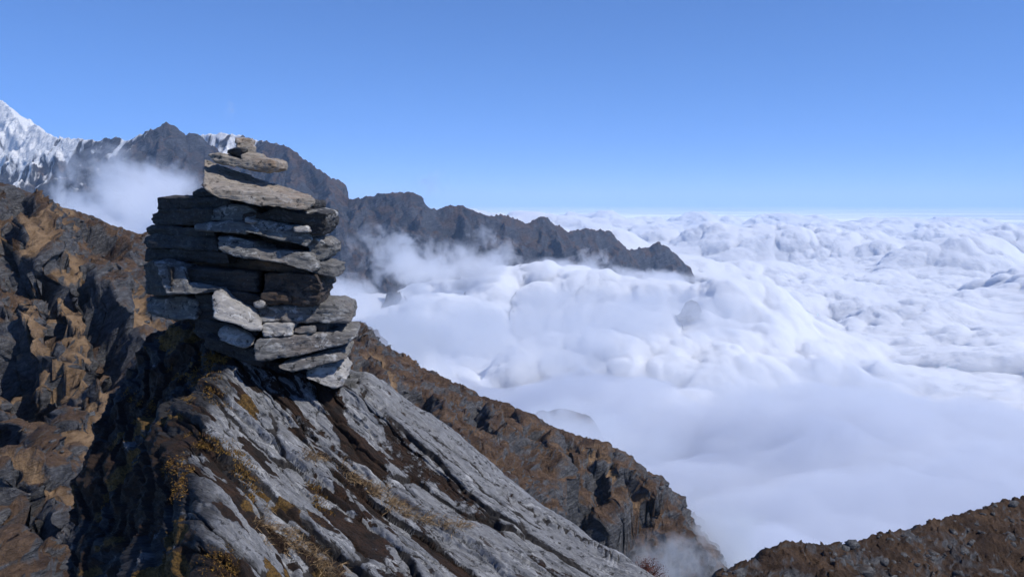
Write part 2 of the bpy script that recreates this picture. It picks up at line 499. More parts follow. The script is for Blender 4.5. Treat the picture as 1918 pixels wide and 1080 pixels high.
mid = [(B, 1.5, SL, 0.0),
       (sp([(40, 363), (70, 430), (110, 480), (150, 560), (200, 640)], .90), .5, 1.5, 0),
       (sp([(0, 420), (40, 430), (60, 470), (110, 520)], .88), .6, 1.5, 0),
       (sp([(-60, 520), (30, 580), (70, 640), (120, 720), (170, 800)], .84), .5, 1.5, 0),
       (sp([(110, 470), (168, 528), (210, 570), (262, 650), (300, 700), (340, 760)], .84), .45, 1.5, 0),
       (sp([(170, 412), (200, 450), (240, 500), (270, 540)], .95), .5, 1.5, 0),
       (sp([(236, 436), (262, 470), (300, 540), (360, 600)], .95), .5, 1.4, 0),
       (sp([(100, 600), (150, 700), (200, 760), (240, 830)], .82), .5, 1.5, 0),
       (sp([(-120, 660), (-20, 740), (60, 800), (150, 860)], .86), .7, 1.2, 0),
       (sp([(-120, 760), (0, 850), (60, 900), (120, 960), (160, 1060)], .72), .7, 1.5, 0),
       (sp([(-60, 950), (20, 1000), (90, 1080), (140, 1200)], .62), .5, 1.5, 0),
       (sp([(667, 632), (690, 700), (740, 780), (820, 840), (900, 900)], .96), .6, 1.5, 0),
       (sp([(787, 722), (830, 790), (900, 850), (980, 940)], .955), .6, 1.8, 0),
       (sp([(868, 726), (900, 790), (960, 860)], .955), .6, 1.6, 0),
       (sp([(970, 770), (1010, 850), (1050, 920), (1100, 1000)], .955), .6, 1.7, 0),
       (sp([(1059, 815), (1080, 870), (1130, 940), (1170, 1000)], .955), .6, 1.8, 0),
       (sp([(1156, 845), (1170, 900), (1200, 970)], .955), .7, 2.0, 0),
       (sp([(1208, 890), (1220, 950), (1250, 1030)], .96), .8, 2.0, 0),
       (sp([(1247, 930), (1262, 990), (1290, 1060)], .97), .9, 1.6, 0)]
nr, na = 560, 900
x, y = polar(95, 900, -40, 22, nr, na)
zc_flat = -ridge_field(x, y, [([np.array((p[0], p[1], 0.0)) for p in B], 1, 1, 0)])
k = smooth(2, 45, zc_flat)
wx = x + k * 9 * fbm2(x / 40, y / 40, 5, 80); wy = y + k * 9 * fbm2(x / 40, y / 40, 5, 85)
z = ridge_field(wx, wy, mid)
# the far side falls away from the crest line, and so does everything past its end
bd = np.full(x.shape, 1e9, np.float32); bz_ = np.zeros_like(bd); bs = np.zeros(bd.shape, bool)
for a, b in zip(B[:-1], B[1:]):
    dx, dy = b[0] - a[0], b[1] - a[1]
    t = np.clip(((x - a[0]) * dx + (y - a[1]) * dy) / (dx * dx + dy * dy), 0, 1)
    ex = x - a[0] - t * dx; ey = y - a[1] - t * dy; d = np.hypot(ex, ey); c = d < bd
    bd = np.where(c, d, bd); bz_ = np.where(c, a[2] + t * (b[2] - a[2]), bz_); bs = np.where(c, (dx * ey - dy * ex) > 0, bs)
cap = bz_ + 1.0 - 1.3 * bd
z = np.where(bs, np.minimum(z, cap), np.where(x > 20, np.minimum(z, bz_ + 1.5 - .50 * bd), z))
far_in = smooth(0, 14, bd)                       # relief fades in away from the crest line
right = smooth(-20, 60, x)

def seen_at(z, pts):
    """Surface points that lie behind the given places of the photograph."""
    cz = y * math.cos(PITCH) - z * math.sin(PITCH)
    qx = 959 + F * x / cz; qy = 540 - F * (y * math.sin(PITCH) + z * math.cos(PITCH)) / cz
    out = []
    for a, b in pts:
        c = np.where((np.abs(qx - a) < 4) & (np.abs(qy - b) < 5))[0]
        if len(c):
            i = c[np.argmin(cz[c])]; out.append(np.array((x[i], y[i], z[i])))
        else:
            out.append(on_slope(a, b, .95))
    return out

# relief is pushed out along the slope's own normal, so walls and hollows keep their shape on steep ground
zs = z.reshape(nr, na).copy()
for _ in range(6):
    zs[1:-1, 1:-1] = (zs[:-2, 1:-1] + zs[2:, 1:-1] + zs[1:-1, :-2] + zs[1:-1, 2:] + zs[1:-1, 1:-1]) / 5
VV_ = np.stack([x.reshape(nr, na), y.reshape(nr, na), zs], 2)
NN = np.cross(np.gradient(VV_, axis=0), np.gradient(VV_, axis=1)); NN /= np.linalg.norm(NN, axis=2, keepdims=True) + 1e-9
NN *= np.sign(NN[..., 2:3]); NN = NN.reshape(-1, 3)
disp = np.zeros_like(z)
u = (x * .80 + y * .45 + z * .25) + 5 * fbm3(x / 32, y / 32, z / 32, 3, 90)
wv = (-x * .45 + y * .8)
for L, H in ((58, 9.0), (25, 4.6), (10.5, 2.2), (4.4, .95)):
    ph = u / L + .7 * fbm2(u / (L * 2.2), wv / (L * 2.6), 3, 91 + L)
    fr = ph - np.floor(ph)
    on = smooth(-.3, .35, n2(u / (L * 2.0) + 9, wv / (L * 2.2), 95 + L))
    disp -= H * (fr - .5) * on * smooth(1.0, .84, fr)
ridge3 = 0; am = 1.0
for i_ in range(5):
    sc = 34 / 2.05 ** i_
    ridge3 = ridge3 + am * (1 - 2.1 * np.abs(n3(x / sc, y / sc, z / sc, 97 + i_))) ; am *= .60
disp += ridge3 * (2.3 + 1.6 * right)
disp += 1.35 * fbm3(x / 7, y / 7, z / 4, 4, 107, .6)

def carve(pts, H, W):
    """A rock wall along an edge with a hollow on its left: deep shade."""
    pl = seen_at(z, pts)
    cx_ = x + 3.0 * fbm3(x / 13, y / 13, z / 13, 3, 160); cy_ = y + 3.0 * fbm3(x / 13, y / 13, z / 13, 3, 163)
    bd_ = np.full(x.shape, 1e9, np.float32); sg = np.zeros_like(bd_); tt = np.zeros_like(bd_); n = len(pl) - 1
    for i_, (a, b) in enumerate(zip(pl[:-1], pl[1:])):
        dx, dy = b[0] - a[0], b[1] - a[1] + 1e-3
        t = np.clip(((cx_ - a[0]) * dx + (cy_ - a[1]) * dy) / (dx * dx + dy * dy), 0, 1)
        ex = cx_ - a[0] - t * dx; ey = cy_ - a[1] - t * dy; d = np.hypot(ex, ey); c = d < bd_
        bd_ = np.where(c, d, bd_); sg = np.where(c, dx * ey - dy * ex, sg); tt = np.where(c, (i_ + t) / n, tt)
    wall = smooth(0, .30 * H, bd_) * (1 - np.clip(bd_ / W, 0, 1)) ** .7
    ends = smooth(0, .10, tt) * smooth(1.0, .88, tt)
    return -H * np.where(sg < 0, wall, 0) * ends + H * .22 * np.where(sg >= 0, 1 - smooth(0, W * .5, bd_), 1 - smooth(0, .30 * H, bd_)) * ends
for pts, H, W in (([(172, 520), (186, 540), (205, 560), (226, 592), (250, 622), (270, 655), (262, 720), (250, 760)], 24, 40),
                  ([(0, 415), (40, 420), (60, 430), (66, 470), (56, 505), (40, 540)], 20, 34),
                  ([(172, 418), (190, 430), (215, 446), (238, 470), (246, 510)], 15, 24),
                  ([(40, 570), (60, 615), (80, 650), (112, 692), (132, 750)], 20, 32),
                  ([(96, 635), (140, 668), (168, 710), (190, 780)], 18, 26),
                  ([(60, 370), (75, 395), (88, 430), (96, 450)], 13, 18),
                  ([(-20, 770), (30, 800), (60, 840), (90, 870)], 12, 20),
                  ([(40, 880), (80, 920), (110, 980), (120, 1040)], 12, 18),
                  ([(810, 745), (822, 790), (836, 830), (860, 860)], 15, 18),
                  ([(905, 770), (920, 800), (938, 830)], 10, 12),
                  ([(1020, 815), (1026, 840), (1035, 868)], 12, 14),
                  ([(690, 690), (710, 730), (735, 760)], 10, 14),
                  ([(1066, 855), (1075, 890), (1090, 915)], 9, 12),
                  ([(1190, 890), (1196, 930), (1205, 970), (1215, 1000)], 14, 16),
                  ([(1130, 880), (1140, 920), (1150, 950)], 10, 13)):
    disp += carve(pts, H, W)
# bands of smooth golden turf
gold = np.zeros_like(z)
for pts, W in (([(-60, 700), (0, 742), (60, 790), (120, 832), (185, 868)], 6), ([(40, 868), (90, 905), (140, 945)], 3), ([(-40, 405), (40, 400)], 4), ([(235, 520), (262, 600), (290, 650)], 5), ([(700, 668), (740, 740), (800, 800)], 6), ([(1100, 850), (1150, 900), (1180, 940)], 5)):
    pl = seen_at(z, pts)
    f_ = -ridge_field(x + 3.5 * fbm2(x / 9, y / 9, 3, 170), y + 3.5 * fbm2(x / 9, y / 9, 3, 171), [([np.array((q[0], q[1], 0.0)) for q in pl], 1, 1, 0)])
    gold = np.maximum(gold, smooth(W, W * .5, f_) * smooth(-.35, .1, fbm3(x / 12, y / 12, z / 12, 4, 173)))
disp = disp * far_in * (1 - .72 * gold) + (.9 * ridge3 + 1.0) * (1 - far_in)
x = x + NN[:, 0] * disp; y = y + NN[:, 1] * disp; z = z + NN[:, 2] * disp
mat_mid = rock_grass('mid_rock', 1.0, rock=(.045, .046, .052), rock2=(.155, .155, .162), grass=(.064, .041, .031), grass2=(.175, .112, .070), gmin=.56, gmax=.85)
terrain_mesh('mountain_slope', x, y, z, nr, na, mat_mid, 2.2, 7, 100, kind='structure')
add_attr(bpy.data.objects['mountain_slope'], 'turf', gold)

# right-hand hill, close
D = crest([(1250, 1200, 56), (1310, 1110, 58), (1340, 1077, 60), (1358, 1064, 62), (1384, 1052, 64), (1409, 1049, 65), (1432, 1046, 66), (1438, 1029, 67), (1452, 1019, 68), (1492, 1013, 70), (1527, 1020, 72), (1574, 1016, 74), (1608, 1013, 76),
           (1650, 998, 78), (1679, 990, 80), (1703, 992, 82), (1721, 981, 84), (1755, 970, 86), (1793, 964, 88), (1837, 951, 91), (1875, 936, 94), (1918, 929, 97), (2010, 905, 104), (2300, 850, 120)])
nr, na = 330, 560
x, y = polar(34, 135, 10, 41, nr, na)
flat = -ridge_field(x, y, [([np.array((p[0], p[1], 0.0)) for p in D], 1, 1, 0)])
k = smooth(.5, 8, flat)
z = ridge_field(x + k * 1.6 * fbm2(x / 9, y / 9, 4, 120), y + k * 1.6 * fbm2(x / 9, y / 9, 4, 125), [(D, 1.2, .42, 0)])
z = z + (ridged2(x / 8, y / 8, 5, 127) - .9) * .9 * smooth(0, 6, flat) + .32 * (ridged2(x / 1.7, y / 1.7, 4, 129) - .7)
mat_hill = rock_grass('hill_rock', .24, rock=(.05, .05, .056), rock2=(.14, .14, .145), grass=(.030, .020, .016), grass2=(.105, .066, .042), gmin=.42, gmax=.80)
terrain_mesh('hillside', x, y, z, nr, na, mat_hill, .45, 1.9, 130, kind='structure')

# small rocks standing out of the mist
def crag_mesh(name, px, py, Y, w, h, drop, seed, mat, sharp=1.0, **props):
    """A rocky top w metres wide rising h metres above its shoulders; its base lies drop metres lower."""
    c = P(px, py, Y); n = 90
    gx, gy = np.meshgrid(np.linspace(-1, 1, n), np.linspace(-1, 1, n), indexing='ij')
    gx = gx.ravel(); gy = gy.ravel(); r = np.hypot(gx, gy)
    z = h * (1 - np.clip(r / .5, 0, 1) ** sharp) - drop * smooth(.35, 1.0, r)
    s = w
    z = z + h * .30 * fbm2(gx * 3.1, gy * 3.1, 5, seed) + h * .16 * ridged2(gx * 5, gy * 5, 3, seed + 3)
    z = z - z.max()
    return mesh_from(name, np.stack([c[0] + gx * s, c[1] + gy * s, c[2] + z], 1), grid_faces(n, n, flip=True), mat, **props)
crag_mesh('rock_pinnacle', 1299, 957, 560, 38, 20, 70, 140, mat_mid, 1.0, kind='structure')
crag_mesh('misty_hilltop', 1040, 768, 1500, 170, 24, 170, 141, mat_mid, 1.8, kind='structure')
crag_mesh('misty_spur', 668, 606, 900, 75, 24, 120, 142, mat_mid, 1.3, kind='structure')
_cm = bpy.data.objects['cloud_sea'].data; _cc = np.empty(len(_cm.vertices) * 3, np.float32); _cm.vertices.foreach_get('co', _cc); _cc = _cc.reshape(-1, 3)
_d = _cc[:, 1] * math.cos(PITCH) - _cc[:, 2] * math.sin(PITCH)
_k = np.where((np.abs(959 + F * _cc[:, 0] / _d - 1296) < 8) & (np.abs(540 - F * (_cc[:, 1] * math.sin(PITCH) + _cc[:, 2] * math.cos(PITCH)) / _d - 568) < 5))[0]
_yi = float(_cc[_k[np.argmin(_d[_k])], 1]) if len(_k) else 4300
crag_mesh('rock_island', 1296, 561, _yi - 70, 62, 15, 60, 143, mat_far, 1.1, kind='structure')

def scatter_rocks(name, xs, ys, zs, sizes, mat, seed, parent=None):
    r = np.random.default_rng(seed)
    bm = bmesh.new(); bmesh.ops.create_icosphere(bm, subdivisions=1, radius=1.0)
    bv = np.array([v.co[:] for v in bm.verts]); bf = np.array([[v.index for v in f.verts] for f in bm.faces]); bm.free()
    VV, FF = [], []
    for x0, y0, z0, s in zip(xs, ys, zs, sizes):
        v = np.clip(bv * r.uniform(.75, 1.35, size=bv.shape[0])[:, None], -.85, .85) * (s * r.uniform(.6, 1.5, 3) * (1, 1, .6))
        a, b = r.uniform(0, 6.28), r.uniform(-.6, .6)
        v = v @ np.array([[1, 0, 0], [0, math.cos(b), -math.sin(b)], [0, math.sin(b), math.cos(b)]])
        v = v @ np.array([[math.cos(a), -math.sin(a), 0], [math.sin(a), math.cos(a), 0], [0, 0, 1]])
        FF.append(bf + len(bv) * len(VV)); VV.append(v + (x0, y0, z0))
    return mesh_from(name, np.concatenate(VV), np.concatenate(FF), mat, shade_smooth=False, kind='stuff')
r = np.random.default_rng(33)
hv = bpy.data.objects['hillside'].data; co = np.empty(len(hv.vertices) * 3, np.float32); hv.vertices.foreach_get('co', co); co = co.reshape(-1, 3)
i = r.choice(len(co), 4200, replace=False)
i = i[n2(co[i, 0] / 6, co[i, 1] / 6, 150) > -.2]
mat_loose = rock_grass('loose_rock', .2, rock=(.06, .06, .065), rock2=(.19, .19, .19), grass=(.05, .035, .025), grass2=(.1, .07, .045), gmin=.9, gmax=1.3)
scatter_rocks('scattered_rocks', co[i, 0], co[i, 1], co[i, 2] - .05, np.minimum(.12 + r.exponential(.16, len(i)), .9), mat_loose, 34)
hv = bpy.data.objects['mountain_slope'].data; co = np.empty(len(hv.vertices) * 3, np.float32); hv.vertices.foreach_get('co', co); co = co.reshape(-1, 3)
i = r.choice(len(co), 5000, replace=False)
i = i[n2(co[i, 0] / 30, co[i, 1] / 30, 151) > .0]
mat_loose2 = rock_grass('loose_rock_slope', .6, rock=(.06, .06, .065), rock2=(.19, .19, .19), grass=(.07, .047, .034), grass2=(.12, .08, .055), gmin=.8, gmax=1.2)
scatter_rocks('scattered_rocks', co[i, 0], co[i, 1], co[i, 2] - .2, np.minimum(.4 + r.exponential(.55, len(i)), 3.2), mat_loose2, 35)
# ------------------------------------------------------------------ rock materials close up
def near_rock(name, base, base2, lichen=0.35, strata=(1, 1, 6), rot=(0, 0, 0), moss=False, warm=0.0, bump=1.0, dark=(.012, .012, .013), aniso=False):
    m = M(name); p = m.pos()
    q = m.map(p, scale=strata, rot=rot)
    lq = m.map(p, scale=(1, 1, 1.4))
    if aniso:
        q = m.n('ShaderNodeCombineXYZ', {0: m.math('MULTIPLY', m.attr('along'), 1.2), 1: m.math('MULTIPLY', m.attr('across'), 5.0), 2: m.math('MULTIPLY', m.n('ShaderNodeSeparateXYZ', {0: p}).outputs[2], .6)}).outputs[0]
        lq = m.n('ShaderNodeCombineXYZ', {0: m.math('MULTIPLY', m.attr('along'), .7), 1: m.math('MULTIPLY', m.attr('across'), 2.0), 2: m.n('ShaderNodeSeparateXYZ', {0: p}).outputs[2]}).outputs[0]
    a = m.noise(q, 9, 8, .68, .5)
    b = m.noise(p, 4.5, 6, .6)
    c = m.noise(q, 45, 6, .7)
    sp = m.noise(p, 150, 4, .7)
    col = m.mix(m.rng(a, .33, .68), base, base2)
    if warm:
        col = m.mix(m.math('MULTIPLY', m.rng(b, .5, .68), warm), col, (.30, .17, .085))
    col = m.mix(m.rng(c, .30, .47), m.mix(.6, col, dark), col)
    li = m.math('MULTIPLY', m.rng(m.noise(lq, 15, 8, .72, .8), .53, .60), m.rng(m.noise(p, 2.2, 4, .6), .38, .6))
    col = m.mix(m.math('MULTIPLY', li, lichen), col, (.50, .50, .50))
    sps = m.rng(sp, .62, .7)
    col = m.mix(m.math('MULTIPLY', sps, .5), col, (.45, .45, .44))
    dk = m.math('MULTIPLY', m.rng(m.noise(p, 26, 6, .7), .57, .63), .85)
    col = m.mix(dk, col, dark)
    if aniso:
        fl2 = m.noise(m.n('ShaderNodeCombineXYZ', {0: m.math('MULTIPLY', m.attr('along'), 2.4), 1: m.math('MULTIPLY', m.attr('across'), 9.0)}).outputs[0], 3.2, 9, .68, .5)
        d2 = m.rng(fl2, .60, .63)
        col = m.mix(m.math('MULTIPLY', d2, .88), col, (.022, .012, .009))
        col = m.mix(m.math('MULTIPLY', m.rng(fl2, .36, .30), .7), col, (.42, .42, .42))
        ck = m.rng(m.math('ADD', m.attr('crack'), m.rng(c, .3, .7, -.25, .25)), .38, .62)
        col = m.mix(m.math('MULTIPLY', ck, .92), col, (.012, .009, .008))
        col = m.mix(m.attr('wall_shade'), col, m.mix(m.rng(c, .4, .6), (.010, .010, .012), (.030, .030, .034)))  # near-black colour stands in for shade on the left wall
    h = m.math('ADD', m.math('MULTIPLY', a, .9), m.math('ADD', m.math('MULTIPLY', c, .6), m.math('MULTIPLY', sp, .16)))
    h = m.math('ADD', h, m.math('MULTIPLY', li, .05))
    if moss:
        mo = m.attr('moss')
        mo = m.rng(m.math('ADD', mo, m.rng(m.noise(p, 30, 6, .7), .3, .7, -.4, .4)), .42, .58)
        mcol = m.mix(m.rng(m.noise(p, 12, 4, .6), .35, .62), (.010, .006, .005), (.048, .022, .011))
        ye = m.attr('yellow')
        mcol = m.mix(m.rng(m.math('ADD', ye, m.rng(m.noise(p, 24, 4, .6), .3, .7, -.3, .3)), .35, .65), mcol, (.17, .095, .022))
        mcol = m.mix(m.rng(m.noise(p, 110, 3, .8), .40, .58), m.mix(.75, mcol, (.008, .006, .004)), mcol)
        col = m.mix(mo, col, mcol)
        h = m.math('ADD', h, m.math('MULTIPLY', mo, m.math('MULTIPLY', m.noise(p, 130, 4, .8), .9)))
    nrm = m.bump(h, .016 * bump, 1.0)
    return m.surf(col, .82, nrm, .35)


# ------------------------------------------------------------------ the outcrop under the cairn
def catmull(ctrl, n):
    """ctrl (k, ...) -> n samples, uniform in parameter."""
    k = len(ctrl)
    t = np.linspace(0, k - 1, n); i = np.minimum(t.astype(int), k - 2); f = (t - i).reshape((-1,) + (1,) * (ctrl.ndim - 1))
    ext = np.concatenate([2 * ctrl[:1] - ctrl[1:2], ctrl, 2 * ctrl[-1:] - ctrl[-2:-1]])
    p0, p1, p2, p3 = ext[i], ext[i + 1], ext[i + 2], ext[i + 3]
    return 0.5 * (2 * p1 + (p2 - p0) * f + (2 * p0 - 5 * p1 + 4 * p2 - p3) * f ** 2 + (3 * p1 - p0 - 3 * p2 + p3) * f ** 3)

Lc = [(330, 612, 4.6), (248, 692, 4.5), (192, 772, 4.35), (168, 862, 4.15), (142, 950, 3.95), (132, 1080, 3.65), (110, 1400, 3.2)]
Mc = [(372, 618, 4.42), (318, 705, 4.22), (262, 790, 4.0), (235, 870, 3.75), (222, 960, 3.5), (225, 1080, 3.2), (230, 1480, 2.7)]
Ac = [(440, 660, 4.3), (394, 708, 4.1), (352, 762, 3.87), (340, 830, 3.6), (360, 915, 3.32), (370, 1080, 2.92), (372, 1560, 2.3)]
Rc = [(642, 716, 4.36), (745, 782, 4.2), (870, 878, 4.02), (994, 974, 3.82), (1090, 1044, 3.62), (1160, 1096, 3.45), (1560, 1400, 2.7)]
L3, M3, A3, R3 = (np.array([P(*p) for p in c]) for c in (Lc, Mc, Ac, Rc))
# the shaded left wall: a steep plane through the arris, facing left and towards the viewer
n_wall = np.array((-.74, -.62, .13))
for k_ in range(7):
    for arr, cpx in ((L3, Lc), (M3, Mc)):
        ray = P(cpx[k_][0], cpx[k_][1], 1.0)
        arr[k_] = ray * min(n_wall.dot(A3[k_]) / n_wall.dot(ray), 5.5)

cols = [L3 + (.45, 1.2, -2.4), L3 + (.20, .40, -.30), L3, M3, A3] + [A3 + (R3 - A3) * f for f in (.25, .5, .75)] + [R3, R3 + (.10, .42, -.22), R3 + (.1, 1.3, -2.4)]
G = np.stack(cols, 1)                                   # rows x cols x 3
back1 = G[0] + np.array((-.04, .50, -.10)); back1[5:9, 2] -= np.array((.03, .07, .14, .24)); back1[8:, 0] -= .12; back1[9:, 2] -= .3; back2 = G[0] + np.array((.10, .95, -2.4))
back2[0] += (0, .3, 0)
G = np.concatenate([back2[None], back1[None], G])
# denser samples where the photograph looks
def dense(ctrl, counts):
    k = len(ctrl); full = catmull(ctrl, (k - 1) * 60 + 1)
    idx = np.concatenate([np.linspace(i * 60, (i + 1) * 60, c, endpoint=False) for i, c in enumerate(counts)] + [[(k - 1) * 60]])
    i0 = np.minimum(idx.astype(int), len(full) - 2); f = (idx - i0).reshape((-1,) + (1,) * (ctrl.ndim - 1))
    return full[i0] * (1 - f) + full[i0 + 1] * f
V = dense(G, [10, 30, 62, 80, 80, 84, 90, 40])
V = dense(V.transpose(1, 0, 2), [8, 24, 60, 56, 90, 90, 90, 90, 24, 12]).transpose(1, 0, 2)
nr, na = V.shape[:2]
du = np.gradient(V, axis=0); dv = np.gradient(V, axis=1)
N = np.cross(du, dv); N /= np.linalg.norm(N, axis=2, keepdims=True) + 1e-9
if N[nr // 2, int(na * .65), 2] < 0:
    N = -N
X, Y, Z = (V[..., i] for i in range(3))
colw = np.linspace(0, 1, na)[None, :] * np.ones((nr, 1))
# column parameter in control columns
cidx = np.concatenate([np.linspace(i, i + 1, c, endpoint=False) for i, c in enumerate([8, 24, 60, 56, 90, 90, 90, 90, 24, 12])] + [[10]])[None, :] * np.ones((nr, 1))
face = smooth(3.75, 4.1, cidx) * (1 - smooth(8.3, 9, cidx))
d_ax = np.array((.74, -.50, -.36)); d_ax /= np.linalg.norm(d_ax)
n_ax = np.array((.226, -.311, .923)); n_ax -= n_ax.dot(d_ax) * d_ax; n_ax /= np.linalg.norm(n_ax)
e_ax = np.cross(n_ax, d_ax)                              # across the layers
al = V @ d_ax; ac = V @ e_ax; up = V @ n_ax
sgn = 1.0 if e_ax[0] < 0 else -1.0
ac = ac * sgn                                            # grows to the left and towards the camera
disp = np.zeros_like(al)
def worley(x, y, seed, jit=.82):
    """F1, F2, two random numbers and the offset to the owner, of jittered cells of size 1."""
    xi = np.floor(x).astype(np.int32); yi = np.floor(y).astype(np.int32)
    f1 = np.full(x.shape, 9.0); f2 = np.full(x.shape, 9.0); i1_ = np.zeros(x.shape, np.int32); ox = np.zeros(x.shape); oy = np.zeros(x.shape)
    for dx in (-1, 0, 1):
        for dy in (-1, 0, 1):
            cx = xi + dx; cy_ = yi + dy
            h = _perm[_perm[(cx + seed * 13) & 255] + ((cy_ + seed * 7) & 255)]
            jx = cx + .5 + jit * (h / 255.0 - .5); jy = cy_ + .5 + jit * (_perm[h + 31] / 255.0 - .5)
            ex = x - jx; ey = y - jy; d = np.hypot(ex, ey)
            n_ = d < f1
            f2 = np.where(n_, f1, np.minimum(f2, d)); f1 = np.where(n_, d, f1); i1_ = np.where(n_, h, i1_)
            ox = np.where(n_, ex, ox); oy = np.where(n_, ey, oy)
    return f1, f2, _perm[i1_ + 57] / 255.0, _perm[i1_ + 113] / 255.0, ox, oy
crack = np.zeros_like(al)
face_sel = (cidx > 4.0) & (cidx < 8.0)
al0, al1 = al[face_sel].min(), al[face_sel].max(); ac0 = np.percentile(ac[(cidx > 7.9) & (cidx < 8.1)], 50)
tt = (al - al0) / (al1 - al0)
acf = (ac - ac0) / (1 + .32 * tt) + .028 * fbm2(al / .5, ac / .4, 2, 200)
wob_a = .030 * fbm2(al / .11, ac / .06, 3, 201); wob_c = .010 * fbm2(al / .09, ac / .04, 3, 203)
low = np.zeros_like(al)
for La, Lx, H, tl, cd, sd, wt in ((1.6, .20, .032, .20, .022, 1, 1.1), (.85, .085, .018, .22, .014, 2, 1.0), (.32, .036, .0065, .2, .0045, 3, .5), (.07, .016, .0022, .2, .0015, 4, .2)):
    # each sheet of rock is a long cell; every second row is shifted by the jitter
    f1, f2, ra, rb, ox, oy = worley((al + wob_a) / La, (acf + wob_c) / Lx, sd)
    disp += H * (ra - .5) * 2 + tl * (rb - .35) * oy * Lx * .8
    g_ = np.exp(-((f2 - f1) / (.06 if sd < 3 else .09)) ** 2)
    disp -= cd * g_
    crack = np.maximum(crack, g_ * wt * smooth(-.45, .1, n2(al / (La * .6), ac / (Lx * 2), 215 + sd)))
    low = low + wt * smooth(.42, .10, ra) * (.9 if sd < 3 else .3)
moss = np.clip(low, 0, 1.2) * smooth(-.35, .35, fbm2(al / .4, ac / .12, 3, 230)) + .35 * np.exp(-((f2 - f1) / .2) ** 2) * (sd == 9)
chunk = fbm3(X / .35, Y / .35, Z / .30, 5, 250)
rgh = np.abs(fbm3(X / .16, Y / .16, Z / .22, 4, 255))
left_d = .06 * chunk - .035 * rgh + .012 * fbm3(X / .03, Y / .03, Z / .05, 3, 258)
cellz = (Z * .8 + X * .5 - Y * .2) / .16 + .7 * chunk
left_d += .045 * ((cellz - np.floor(cellz)) ** 1.2 * smooth(1, .9, cellz - np.floor(cellz)) - .4)
face_d = disp + .010 * fbm2(al / .6, ac / .2, 3, 260) + .0022 * fbm2(al / .09, ac / .025, 3, 262)
edge_k = smooth(7.2, 8.0, cidx)
tot = face_d * face * (1 - .25 * edge_k) + left_d * (1 - face) * smooth(1.2, 2.2, cidx) * (1 - smooth(8, 8.5, cidx)) + .02 * chunk * smooth(8, 8.6, cidx)
V2 = V + N * tot[..., None]
lm = smooth(4.5 - .35 * smooth(.5, .65, np.linspace(0, 1, nr))[:, None], 3.7, cidx) * smooth(.0, .5, fbm2(al / .30, ac / .22, 4, 270) + .25)
moss = np.clip(np.maximum(moss * (.45 + .55 * smooth(8.0, 6.0, cidx + .5 * n2(al / .2, ac / .2, 271))), lm * 1.1), 0, 1)
moss = np.maximum(moss, .95 * smooth(.18, .5, fbm2(al / .34, ac / .09, 4, 272)) * smooth(7.5, 5.0, cidx))
yellow = smooth(.2, .6, fbm2(al / .35, ac / .25, 3, 280) + .1) * smooth(5.7, 4.4, cidx)
wall_shade = smooth(4.5, 4.1, cidx + .35 * fbm2(al / .25, Z / .2, 3, 290)) * (1 - .6 * smooth(.4, .65, fbm3(X / .16, Y / .16, Z / .10, 4, 291)))  # mask of the shade painted on the left wall, with ragged gaps
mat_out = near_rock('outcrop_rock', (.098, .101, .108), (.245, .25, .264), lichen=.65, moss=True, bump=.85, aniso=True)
mat_blk = mat_out
root = bpy.data.objects.new('rock_outcrop', None); C.objects.link(root)
root.location = (-.2, 3.6, -3.0)
root['label'] = 'big grey layered rock outcrop with mossy cracks, carrying the cairn on its top'
root['category'] = 'rock'
fl = N[nr // 2, int(na * .65), 2] * np.cross(du, dv)[nr // 2, int(na * .65), 2] < 0
Vl = V2.reshape(-1, 3)
def attach(o, par):
    o.parent = par
    o.matrix_parent_inverse.identity()
    o.location = Vector(o.location) - par.location
body = mesh_from('rock_body', Vl, grid_faces(nr, na, flip=bool(fl)), mat_out, shade_smooth=False)
add_attr(body, 'moss', moss); add_attr(body, 'along', al); add_attr(body, 'wall_shade', wall_shade); add_attr(body, 'crack', crack * face); add_attr(body, 'across', ac); add_attr(body, 'yellow', yellow)
attach(body, root)

_cz = Vl @ np.array((0, math.cos(PITCH), -math.sin(PITCH)))
_px = 959 + F * Vl[:, 0] / _cz
_py = 540 - F * (Vl @ np.array((0, math.sin(PITCH), math.cos(PITCH)))) / _cz
def surf_at(px, py):
    """Visible point of the outcrop at a photograph pixel (and its normal)."""
    d2 = (_px - px) ** 2 + (_py - py) ** 2
    c = np.argsort(d2)[:12]
    i = c[np.argmin(_cz[c])]
    return Vl[i], N.reshape(-1, 3)[i]

# ------------------------------------------------------------------ the cairn
def prof(lst, x):
    lst = np.array(lst, float)
    return np.interp(x, lst[:, 0], lst[:, 1])

